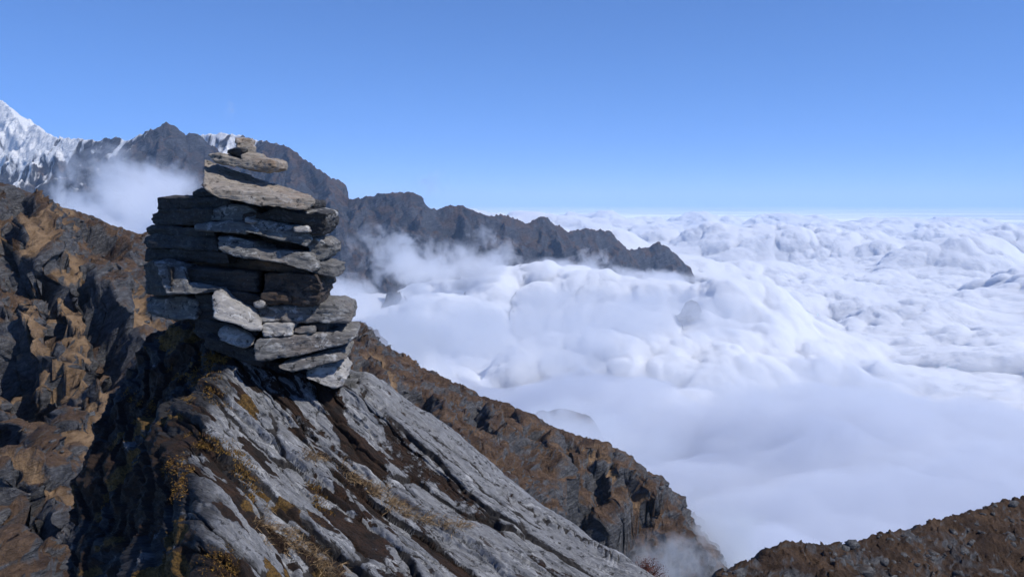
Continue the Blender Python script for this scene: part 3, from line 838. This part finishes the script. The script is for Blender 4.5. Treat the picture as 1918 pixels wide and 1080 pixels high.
def stone_mesh(top, bot, YL, YR, lean, D, bx, bz, seed, chip=.005, layer=.004, broad=.009, cell=.0066):
    xl = max(min(t[0] for t in top), min(b[0] for b in bot)); xl = min(top[0][0], bot[0][0]); xr = max(top[-1][0], bot[-1][0])
    W = (xr - xl) / F * YL; Hh = max(8, np.mean([b[1] for b in bot]) - np.mean([t[1] for t in top])) / F * YL
    nu = int(np.clip(W / cell, 8, 110)); nv = int(np.clip(Hh / cell * 1.25, 5, 30)); nw = int(np.clip(D / cell * .6, 6, 30))
    # spacing tighter near the edges
    def lin(n):
        t = np.linspace(0, 1, n + 1); return t
    U, Vv, Wd = np.meshgrid(lin(nu), lin(nv), lin(nw), indexing='ij')
    surf = (U == 0) | (U == 1) | (Vv == 0) | (Vv == 1) | (Wd == 0) | (Wd == 1)
    idx = -np.ones(U.shape, int); idx[surf] = np.arange(surf.sum())
    u, v, w = U[surf], Vv[surf], Wd[surf]
    # left and right ends follow their own profile: between the end points of the top and bottom lines
    xt = top[0][0] + (top[-1][0] - top[0][0]) * u; xb = bot[0][0] + (bot[-1][0] - bot[0][0]) * u
    yt = prof(top, xt); yb = prof(bot, xb)
    px = xt + (xb - xt) * v; py = yt + (yb - yt) * v
    Yd = YL + (YR - YL) * u + lean * (1 - v)
    cx, cu = (px - 959.0) / F, (540.0 - py) / F
    yd = math.cos(PITCH) + math.sin(PITCH) * cu; zd = -math.sin(PITCH) + math.cos(PITCH) * cu
    s = Yd / yd
    p = np.stack([cx * s, Yd, zd * s], 1)
    cen = p[w == 0].mean(0)
    rr_ = np.random.default_rng(seed)
    sh = 1 - (0 if isinstance(bx, tuple) else rr_.uniform(.05, .25)) * w
    p[:, 0] = cen[0] + (p[:, 0] - cen[0]) * sh
    bzz = bz if not isinstance(bz, tuple) else bz[0] + (bz[1] - bz[0]) * u
    p = p + (w * D)[:, None] * np.stack([(bx if not isinstance(bx, tuple) else bx[0] + (bx[1] - bx[0]) * u) + 0 * u, 1.0 + 0 * u, bzz + 0 * u], 1)
    c3 = p.mean(0)
    q = np.stack([np.abs(2 * u - 1) ** (max(6, W / .010)), np.abs(2 * v - 1) ** (max(5, Hh / .008)), np.abs(2 * w - 1) ** 14], 1)
    srt = np.sort(q, 1)
    edge = srt[:, 1]
    nn = n3(p[:, 0] / .06, p[:, 1] / .06, p[:, 2] / .05, seed)
    inset = chip * edge * (.9 + 1.3 * nn) + chip * .8 * srt[:, 0]
    dirv = p - (c3 + (p - c3) * np.array((.75, .75, .0)))
    dirv /= np.linalg.norm(dirv, axis=1, keepdims=True) + 1e-9
    p = p - dirv * inset[:, None]
    fs = []
    def quad(a, b, c, d):
        fs.append(np.stack([a.ravel(), b.ravel(), c.ravel(), d.ravel()], 1))
    for k, flip in ((0, 0), (-1, 1)):
        for ax in range(3):
            sl = np.take(idx, 0 if k == 0 else idx.shape[ax] - 1, axis=ax)
            a, b, c, d = sl[:-1, :-1], sl[1:, :-1], sl[1:, 1:], sl[:-1, 1:]
            fl_ = flip ^ (ax == 1)
            quad(a, d, c, b) if not fl_ else quad(a, b, c, d)
    return p, np.concatenate(fs)

def build_stone(name, spec, seed, mat, parent, label=None, cat=None):
    top, bot, YL, YR, lean, D, bx, bz = spec[:8]
    p, f = stone_mesh(top, bot, YL, YR, lean, D, bx, bz, seed)
    o = mesh_from(name, p, f, mat, shade_smooth=False)
    me = o.data
    bm = bmesh.new(); bm.from_mesh(me); bmesh.ops.recalc_face_normals(bm, faces=bm.faces); bm.to_mesh(me); bm.free()
    nrm = np.empty(len(me.vertices) * 3, np.float32); me.vertices.foreach_get('normal', nrm); nrm = nrm.reshape(-1, 3)
    x, y, z = p[:, 0], p[:, 1], p[:, 2]
    bz = bz[0] if isinstance(bz, tuple) else bz
    tilt = (bot[-1][1] - bot[0][1]) / max(1, bot[-1][0] - bot[0][0])
    zz = z + tilt * x - bz * y
    side = 1 - np.abs(nrm[:, 2]) ** 2
    warp = .012 * n3(x / .12, y / .12, zz / .1, seed + 2)
    lay = n3(x / .16, y / .16, (zz + warp) / .0115, seed + 3) + .6 * n3(x / .07, y / .07, (zz + warp) / .0055, seed + 4)
    stepz = np.floor((zz + warp) / .02 + .4 * n3(x / .1, y / .1, zz / .05, seed + 8))
    stp = n3(stepz * 3.3, x / .15, y / .15, seed + 9)
    b = fbm3(x / .13, y / .13, z / .08, 4, seed + 5)
    fine = fbm3(x / .022, y / .022, z / .014, 3, seed + 6)
    rid = 1 - 2 * np.abs(n3(x / .05, y / .05, z / .035, seed + 11))
    dsp = side * (.0062 * lay + .0100 * stp) + .0090 * b + .0036 * fine + .0036 * rid
    p = p + nrm * dsp[:, None]
    org = p.mean(0); org[2] = p[:, 2].min()
    me.vertices.foreach_set('co', (p - org).astype(np.float32).ravel())
    me.update()
    o.location = org.tolist()
    if parent:
        attach(o, parent)
    if label: o['label'] = label
    if cat: o['category'] = cat
    return o

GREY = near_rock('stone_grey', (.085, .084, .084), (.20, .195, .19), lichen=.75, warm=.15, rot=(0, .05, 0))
GREY_SHADE = near_rock('stone_grey_shaded', (.022, .022, .024), (.055, .054, .054), lichen=.12, warm=.1, rot=(.05, -.03, 0))  # grey stone with shade put into its colour, for left and recessed stones
TAN = near_rock('stone_tan', (.17, .145, .12), (.34, .30, .255), lichen=.4, warm=.45, rot=(0, .1, 0))
BRN = near_rock('stone_brown', (.035, .026, .022), (.080, .060, .050), lichen=.1, warm=.5)
PALE = near_rock('stone_pale', (.20, .19, .185), (.36, .345, .33), lichen=.8, strata=(1, 1, 2.5), rot=(0, .5, 0))
cairn = bpy.data.objects.new('cairn', None); C.objects.link(cairn)
cairn.location = (-1.25, 4.35, -.78)
cairn['label'] = 'tall cairn of flat stacked stones standing on the layered grey rock'
cairn['category'] = 'cairn'
# top line, bottom line (photograph pixels), depth left / right, lean, thickness into the picture, drift, rise to the back, material
STONES = [
 (([(442, 258), (455, 258), (470, 261), (477, 263)], [(444, 283), (456, 288), (477, 287)], 4.26, 4.32, .015, .10, -.30, .02), TAN, 'small tan block on the very top'),
 (([(430, 279), (440, 275), (455, 277)], [(426, 288), (440, 292), (456, 293)], 4.31, 4.26, -.02, .16, 0, .02), GREY_SHADE, None),
 (([(450, 290), (460, 287), (476, 286), (487, 296)], [(452, 296), (470, 304), (478, 302), (486, 299)], 4.24, 4.28, .01, .16, 0, .02), TAN, None),
 (([(388, 287), (412, 288), (424, 294), (450, 297), (486, 296), (505, 300), (515, 304)], [(394, 298), (410, 307), (430, 311), (460, 316), (500, 321), (514, 317)], 4.26, 4.20, .01, .30, 0, .03), TAN, 'thin long plate near the top'),
 (([(382, 350), (400, 351), (430, 356), (470, 360), (507, 366), (550, 372), (592, 376)], [(386, 354), (410, 373), (450, 378), (480, 386), (520, 389), (555, 395), (577, 394), (591, 380)], 3.98, 4.02, .02, .50, (-.34, -.30), (.30, .07)), TAN, 'largest pale slab, tilted towards the viewer'),
 (([(361, 361), (376, 353), (400, 352), (420, 354)], [(360, 366), (385, 370), (420, 372)], 4.30, 4.22, 0, .3, 0, 0), GREY_SHADE, None),
 (([(292, 371), (305, 369), (340, 368), (400, 370), (432, 371)], [(294, 392), (330, 392), (380, 392), (432, 390)], 4.42, 4.16, -.02, .45, .1, 0), GREY_SHADE, None),
 (([(283, 402), (296, 392), (340, 391), (398, 391)], [(287, 419), (300, 422), (350, 424), (400, 420)], 4.46, 4.18, -.02, .45, .1, 0), GREY_SHADE, None),
 (([(394, 392), (420, 383), (440, 382), (465, 386), (480, 393)], [(394, 414), (430, 415), (460, 414), (480, 408)], 4.16, 4.10, .02, .4, 0, 0), GREY, None),
 (([(420, 373), (470, 380), (520, 388), (600, 394)], [(420, 392), (470, 400), (520, 404), (596, 402)], 4.22, 4.24, 0, .4, 0, 0), GREY_SHADE, None),
 (([(455, 400), (480, 396), (500, 402)], [(455, 414), (480, 415), (500, 414)], 4.12, 4.12, 0, .3, 0, 0), BRN, None),
 (([(457, 410), (462, 408), (476, 412)], [(457, 418), (466, 418), (478, 418)], 4.03, 4.05, .01, .1, 0, 0), PALE, 'tiny pale chip wedged in the upper middle'),
 (([(487, 404), (500, 396), (512, 386), (530, 392), (556, 399), (575, 400), (590, 395), (612, 400)], [(487, 410), (520, 414), (545, 418), (566, 424), (585, 440), (600, 441), (612, 430)], 4.14, 4.08, -.05, .4, 0, .02), GREY_SHADE, None),
 (([(568, 396), (590, 394), (606, 399), (613, 403)], [(570, 402), (590, 404), (612, 410)], 4.06, 4.08, .02, .3, 0, .02), GREY, None),
 (([(362, 420), (390, 417), (420, 416), (460, 417)], [(363, 431), (400, 433), (430, 434), (462, 438)], 4.12, 4.06, .02, .4, 0, .02), GREY, None),
 (([(455, 420), (475, 412), (500, 413), (540, 420), (578, 425), (585, 436)], [(456, 434), (486, 440), (520, 450), (550, 456), (575, 462), (584, 452)], 4.04, 4.08, .03, .4, 0, .02), GREY, 'light grey knobbly stone in the upper middle'),
 (([(552, 426), (575, 424), (580, 430)], [(552, 434), (570, 434), (580, 435)], 4.02, 4.04, .02, .25, 0, .0), PALE, None),
 (([(577, 452), (590, 445), (605, 450), (615, 458)], [(578, 478), (592, 489), (604, 486), (614, 474)], 4.14, 4.14, 0, .35, 0, 0), GREY, None),
 (([(274, 428), (282, 423), (330, 425), (400, 430)], [(273, 440), (320, 441), (360, 442), (404, 443)], 4.48, 4.18, -.01, .45, .1, 0), GREY_SHADE, None),
 (([(272, 443), (305, 438), (320, 437), (360, 441), (405, 445)], [(272, 464), (320, 466), (360, 468), (410, 470)], 4.42, 4.14, .05, .45, .1, .02), GREY_SHADE, 'long shade-darkened plate with a light upper edge on the left'),
 (([(408, 444), (424, 442), (450, 448), (476, 453), (484, 461), (510, 467), (545, 472), (577, 474), (594, 492)], [(412, 470), (440, 480), (470, 483), (490, 487), (520, 492), (550, 500), (585, 511), (596, 504)], 4.06, 4.04, .045, .42, 0, .02), GREY, 'long light grey slab across the middle'),
 (([(400, 432), (450, 434), (500, 446), (580, 462)], [(400, 450), (450, 456), (500, 466), (580, 478)], 4.26, 4.26, 0, .3, 0, 0), BRN, None),
 (([(273, 465), (330, 466), (380, 469), (425, 474)], [(272, 489), (320, 489), (380, 491), (430, 494)], 4.46, 4.16, -.02, .45, .1, 0), GREY_SHADE, None),
 (([(274, 487), (340, 488), (420, 482), (500, 490), (580, 506)], [(274, 503), (350, 505), (420, 504), (500, 507), (580, 514)], 4.44, 4.14, -.03, .45, 0, 0), BRN, None),
 (([(582, 492), (598, 491), (615, 494), (627, 497)], [(584, 512), (600, 516), (615, 519), (625, 520)], 4.12, 4.12, .01, .3, 0, .0), GREY, 'short block jutting out on the right'),
 (([(270, 495), (286, 488), (300, 496), (320, 500)], [(272, 553), (290, 555), (322, 553)], 4.42, 4.12, -.01, .4, .1, 0), GREY_SHADE, None),
 (([(288, 488), (308, 494), (330, 500), (346, 500), (342, 514), (352, 530), (390, 537), (415, 540)], [(310, 552), (330, 551), (370, 550), (416, 541)], 4.12, 4.10, .05, .3, 0, 0), GREY, 'pointed grey stone with a scooped top on the left'),
 (([(340, 503), (400, 504), (450, 506), (482, 510)], [(340, 542), (400, 543), (450, 545), (482, 548)], 4.22, 4.18, -.02, .4, 0, 0), GREY_SHADE, None),
 (([(494, 512), (540, 511), (575, 513), (592, 515), (600, 530)], [(496, 562), (530, 568), (570, 573), (594, 572), (601, 555)], 4.18, 4.08, -.01, .4, .0, 0), BRN, 'thick brown block on the right'),
 (([(560, 515), (592, 515), (606, 522)], [(560, 535), (595, 538), (605, 537)], 4.2, 4.2, 0, .3, 0, 0), GREY_SHADE, None),
 (([(488, 549), (515, 549), (543, 553)], [(488, 567), (515, 569), (542, 570)], 4.10, 4.10, 0, .3, 0, 0), BRN, None),
 (([(430, 546), (460, 549), (490, 555)], [(430, 572), (460, 573), (492, 575)], 4.16, 4.16, 0, .35, 0, 0), GREY_SHADE, None),
 (([(475, 566), (485, 564), (495, 565)], [(476, 574), (486, 575), (494, 573)], 4.08, 4.08, 0, .1, 0, 0), PALE, None),
 (([(272, 556), (310, 556), (340, 553), (372, 560)], [(274, 580), (285, 592), (310, 598), (345, 599), (370, 598)], 4.40, 4.16, .03, .45, .1, .02), GREY, 'thick grey slab at the lower left'),
 (([(366, 550), (385, 549), (412, 552)], [(366, 600), (390, 601), (412, 600)], 4.22, 4.16, -.02, .4, 0, 0), GREY_SHADE, None),
 (([(400, 549), (411, 547), (430, 560), (460, 574), (478, 584), (487, 598)], [(400, 596), (415, 601), (440, 606), (470, 618), (488, 618)], 3.96, 4.02, .07, .28, -.22, .02), PALE, 'pale grey pointed boulder leaning on the front'),
 (([(480, 574), (510, 571), (560, 571), (600, 571), (630, 572), (658, 578), (662, 584)], [(486, 604), (520, 603), (570, 604), (620, 605), (655, 604), (660, 600)], 4.12, 4.14, .02, .42, 0, .01), GREY, 'long flat slab sticking out on the right'),
 (([(491, 608), (515, 607), (549, 606)], [(493, 629), (520, 630), (549, 628)], 4.06, 4.08, .02, .3, 0, 0), PALE, 'small light block below the middle'),
 (([(549, 613), (565, 612), (587, 612)], [(549, 624), (570, 624), (586, 622)], 4.10, 4.10, .02, .3, 0, 0), GREY, None),
 (([(500, 604), (560, 604), (608, 604)], [(500, 634), (560, 632), (610, 626)], 4.30, 4.30, 0, .3, 0, 0), GREY_SHADE, None),
 (([(585, 606), (600, 605), (611, 606)], [(586, 625), (600, 625), (610, 623)], 4.16, 4.16, 0, .3, 0, 0), GREY_SHADE, None),
 (([(362, 598), (390, 600), (420, 606), (480, 612)], [(362, 628), (390, 634), (420, 642), (480, 650)], 4.22, 4.14, -.02, .4, 0, 0), GREY_SHADE, None),
 (([(410, 614), (425, 613), (450, 620), (466, 627), (474, 636)], [(410, 636), (430, 644), (458, 653), (473, 646)], 4.04, 4.06, .025, .3, 0, 0), PALE, 'light rounded block low on the front'),
 (([(384, 630), (420, 640), (470, 650), (490, 650)], [(384, 650), (420, 664), (470, 680), (490, 690)], 4.16, 4.12, -.02, .4, 0, 0), GREY_SHADE, None),
 (([(477, 635), (510, 633), (560, 629), (600, 626), (640, 624), (668, 624)], [(477, 674), (510, 675), (540, 669), (580, 661), (620, 650), (650, 642), (667, 630)], 4.02, 4.14, .02, .42, 0, .01), GREY, 'long grey slab second from the bottom'),
 (([(521, 684), (560, 673), (600, 663), (640, 659), (650, 664)], [(523, 691), (545, 696), (590, 688), (630, 676), (650, 670)], 4.04, 4.12, .03, .40, 0, .01), GREY, 'thin lowest slab sloping up to the right'),
 (([(574, 695), (595, 684), (622, 682), (640, 686), (648, 694)], [(574, 708), (600, 720), (625, 727), (640, 724), (648, 712)], 4.10, 4.14, .05, .24, 0, .02), PALE, 'pale rounded stone at the foot on the right'),
 (([(470, 672), (520, 680), (580, 684), (600, 690)], [(470, 700), (520, 706), (570, 712), (600, 716)], 4.28, 4.30, 0, .35, 0, 0), GREY_SHADE, None),
]
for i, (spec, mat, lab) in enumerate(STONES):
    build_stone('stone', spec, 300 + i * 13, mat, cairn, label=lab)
# stones of the back of the stack, seen only from the side
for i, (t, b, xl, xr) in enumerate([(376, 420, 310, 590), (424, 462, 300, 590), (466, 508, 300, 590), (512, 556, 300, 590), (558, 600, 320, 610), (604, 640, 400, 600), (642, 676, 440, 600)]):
    build_stone('stone', ([(xl, t), ((xl + xr) / 2, t - 2), (xr, t)], [(xl, b), ((xl + xr) / 2, b + 2), (xr, b)], 4.42, 4.40, 0, .34, 0, 0), 900 + i * 7, GREY_SHADE, cairn)
# the long rocks of the base

# ------------------------------------------------------------------ drifting cloud, as real volumes
def wisp(name, px, py, Y, rx, ry, rz, dens, scale, seed, amp=1.6, tilt=0.0, col=(.93, .945, .975), bias=0.0, **props):
    bm = bmesh.new(); bmesh.ops.create_icosphere(bm, subdivisions=3, radius=1.0)
    me = bpy.data.meshes.new(name); bm.to_mesh(me); bm.free()
    m = M(name + '_vapour')
    tc = m.n('ShaderNodeTexCoord')
    ln = m.n('ShaderNodeVectorMath', {0: tc.outputs['Object']}, operation='LENGTH').outputs['Value']
    nz_ = m.noise(m.map(m.pos(), loc=(seed * 37.0, seed * 11.0, 0)), 1.0 / scale, 5, .62, .4)
    f = m.math('ADD', m.math('SUBTRACT', .55 + bias, ln), m.math('MULTIPLY', m.math('SUBTRACT', nz_, .5), amp * 2))
    lim = m.math('MULTIPLY', m.rng(ln, 1.0, .72), m.rng(f, 0.0, .45))
    m.vol(m.math('MULTIPLY', lim, dens), col, .3)
    me.materials.append(m.m)
    o = bpy.data.objects.new(name, me); C.objects.link(o)
    o.location = P(px, py, Y); o.scale = (rx, ry, rz); o.rotation_euler = (0, tilt, 0)
    o['kind'] = 'stuff'
    return o

wisp('drifting_cloud', 250, 385, 2500, 260, 260, 190, .020, 120, 1, tilt=.35, bias=.15)
wisp('drifting_cloud', 150, 420, 2300, 150, 200, 110, .016, 90, 2)
wisp('drifting_cloud', 770, 495, 3700, 330, 300, 190, .012, 110, 3, tilt=.35)
wisp('drifting_cloud', 1100, 495, 4900, 200, 150, 130, .010, 70, 17, tilt=-.4)
wisp('drifting_cloud', 900, 440, 4600, 120, 120, 90, .006, 60, 18, tilt=.4)
wisp('drifting_cloud', 870, 500, 4150, 330, 300, 160, .012, 140, 4, tilt=.1, bias=.1)
wisp('drifting_cloud', 1060, 520, 4500, 480, 300, 120, .016, 120, 5, bias=.15)
wisp('drifting_cloud', 1225, 532, 5000, 360, 260, 100, .018, 110, 6, bias=.2)
wisp('drifting_cloud', 940, 470, 4500, 150, 150, 110, .012, 70, 16, tilt=.5, bias=.05)
wisp('drifting_cloud', 640, 560, 3300, 260, 300, 150, .012, 130, 7)
wisp('mist', 1335, 1015, 455, 40, 60, 30, .07, 18, 8, bias=.15)
wisp('mist', 1250, 1060, 385, 34, 34, 17, .035, 14, 9, bias=.15)
wisp('mist', 1075, 815, 1280, 190, 150, 64, .016, 70, 10, bias=.3)
wisp('mist', 730, 660, 760, 70, 90, 42, .022, 34, 11, bias=.15)
wisp('sky_wisp', 431, 207, 5200, 60, 60, 90, .0022, 45, 12, tilt=.3)
wisp('sky_wisp', 812, 345, 4700, 150, 100, 130, .0018, 70, 13, tilt=.4)

wisp('valley_mist', 930, 640, 2100, 520, 420, 110, .0050, 170, 20, bias=.2, col=(.90, .92, .96))
wisp('valley_mist', 1150, 590, 2700, 620, 420, 110, .0045, 190, 21, bias=.2, col=(.90, .92, .96))
wisp('valley_mist', 800, 590, 1900, 260, 300, 90, .006, 120, 22, bias=.1)
wisp('valley_mist', 1500, 720, 1900, 500, 300, 70, .003, 160, 23, bias=.1)
# ------------------------------------------------------------------ plants
blade_m = M('dry_blades'); _p = blade_m.pos()
mat_straw = blade_m.surf(blade_m.mix(blade_m.rng(blade_m.noise(_p, 60, 3, .6), .35, .65), (.14, .08, .035), (.46, .32, .17)), .7)
blade_m = M('moss_blades'); _p = blade_m.pos()
mat_mossb = blade_m.surf(blade_m.mix(blade_m.rng(blade_m.noise(_p, 40, 3, .6), .35, .65), (.08, .035, .012), (.26, .15, .03)), .8)

def blades(points, normals, n_each, spread, length, width, mat, name, parent, seed, lean=(.5, -.3, -.1)):
    r = np.random.default_rng(seed); V_, F_ = [], []
    for pt, nm in zip(points, normals):
        for _ in range(n_each):
            off = r.normal(size=3) * spread; off -= nm * off.dot(nm)
            base = pt + off - nm * .004
            L = length * r.uniform(.5, 1.2)
            d = nm * r.uniform(.5, 1.0) + r.normal(size=3) * .45 + np.array(lean) * r.uniform(.2, 1)
            d /= np.linalg.norm(d)
            sd = np.cross(d, r.normal(size=3)); sd /= np.linalg.norm(sd)
            w = width * r.uniform(.6, 1.2)
            mid_ = base + d * L * .55; tip = base + d * L + np.array(lean) * L * .35 - np.array((0, 0, L * .15))
            k = len(V_)
            V_ += [base - sd * w, base + sd * w, mid_ + sd * w * .7, mid_ - sd * w * .7, tip, tip]
            F_ += [(k, k + 1, k + 2, k + 3), (k + 3, k + 2, k + 4, k + 5)]
    V_ = np.array(V_); V_[5::6] += 1e-4
    o = mesh_from(name, V_, np.array(F_), mat, shade_smooth=False)
    attach(o, parent); o['kind'] = 'stuff'
    return o

def line_pts(pts, step, jit, seed):
    r = np.random.default_rng(seed); out = []
    for (a, b), (c, d) in zip(pts[:-1], pts[1:]):
        n = max(1, int(math.hypot(c - a, d - b) / step))
        for i in range(n):
            t = i / n
            out.append((a + (c - a) * t + r.normal() * jit, b + (d - b) * t + r.normal() * jit))
    return out
tufts = line_pts([(565, 850), (610, 860)], 5, 4, 1) + line_pts([(640, 880), (720, 930), (800, 975), (880, 985)], 6, 6, 2) + line_pts([(485, 975), (540, 1000), (600, 1050), (640, 1075)], 5, 9, 3) + \
    line_pts([(690, 905), (770, 960)], 8, 7, 4)
S = [surf_at(*t) for t in tufts]
blades([s[0] for s in S], [s[1] for s in S], 26, .014, .050, .0011, mat_straw, 'dry_grass', root, 5)
mossy = line_pts([(365, 815), (430, 835), (470, 890), (490, 930)], 5, 9, 6) + line_pts([(372, 668), (420, 672), (395, 690)], 4, 8, 7) + line_pts([(250, 745), (290, 760)], 5, 8, 8) + \
    line_pts([(400, 1030), (450, 1060)], 5, 10, 9) + line_pts([(330, 700), (400, 720), (420, 760)], 7, 14, 10) + line_pts([(300, 870), (340, 880), (335, 940)], 7, 8, 11) + line_pts([(580, 900), (620, 960)], 7, 5, 12)
S = [surf_at(*t) for t in mossy]
blades([s[0] for s in S], [s[1] for s in S], 60, .018, .016, .0016, mat_mossb, 'moss', root, 6, lean=(.1, -.1, .1))

# the ground this side of the outcrop, falling away below the picture
gm = near_rock('ground_earth', (.06, .045, .035), (.13, .10, .08), lichen=.3, strata=(1, 1, 1))
x, y = np.meshgrid(np.linspace(-6, 9, 120), np.linspace(-6, 16, 150), indexing='ij'); x = x.ravel(); y = y.ravel()
z = -1.77 - .34 * np.clip(y, 0, 14) - .9 * np.maximum(y - 14, 0) + .06 * fbm2(x, y, 5, 400) - .05 * np.abs(x - 2)
mesh_from('ground', np.stack([x, y, z], 1), grid_faces(120, 150), gm, kind='structure')

# reddish shrub peeping over the lower edge
r = np.random.default_rng(12)
base = P(1210, 1092, 13.8); shrub = bpy.data.objects.new('shrub', None); C.objects.link(shrub)
shrub.location = (base[0], base[1], base[2])
shrub['label'] = 'small dark red shrub at the lower edge just past the end of the rock'; shrub['category'] = 'shrub'
tw = M('twigs').surf((.05, .025, .02), .9); lf = M('red_leaves'); _p = lf.pos()
lfm = lf.surf(lf.mix(lf.rng(lf.noise(_p, 25, 3, .6), .35, .65), (.07, .018, .014), (.20, .06, .035)), .8)
V_, F_, LV, LF = [], [], [], []
for i in range(90):
    a = r.uniform(0, 2 * math.pi); e = r.uniform(.15, 1.5); L = r.uniform(.28, .48)
    d = np.array((math.cos(a) * math.cos(e), math.sin(a) * math.cos(e), math.sin(e)))
    s = np.cross(d, (0, 0, 1.01)); s /= np.linalg.norm(s); t_ = np.cross(d, s)
    b0 = np.zeros(3); b1 = d * L
    k = len(V_)
    for c_, w in ((b0, .006), (b1, .0015)):
        V_ += [c_ + s * w, c_ + t_ * w, c_ - s * w, c_ - t_ * w]
    F_ += [(k + j, k + (j + 1) % 4, k + 4 + (j + 1) % 4, k + 4 + j) for j in range(4)]
    for j in range(26):
        c_ = b1 * r.uniform(.35, 1.05) + r.normal(size=3) * .03
        u_ = r.normal(size=3); u_ /= np.linalg.norm(u_); v_ = np.cross(u_, r.normal(size=3)); v_ /= np.linalg.norm(v_)
        k2 = len(LV); q_ = r.uniform(.008, .015)
        LV += [c_ - u_ * q_, c_ + v_ * q_ * .5, c_ + u_ * q_, c_ - v_ * q_ * .5]; LF.append((k2, k2 + 1, k2 + 2, k2 + 3))
o = mesh_from('branch', np.array(V_), np.array(F_), tw, parent=shrub)
o = mesh_from('foliage', np.array(LV), np.array(LF), lfm, parent=shrub, shade_smooth=False); o['kind'] = 'stuff'
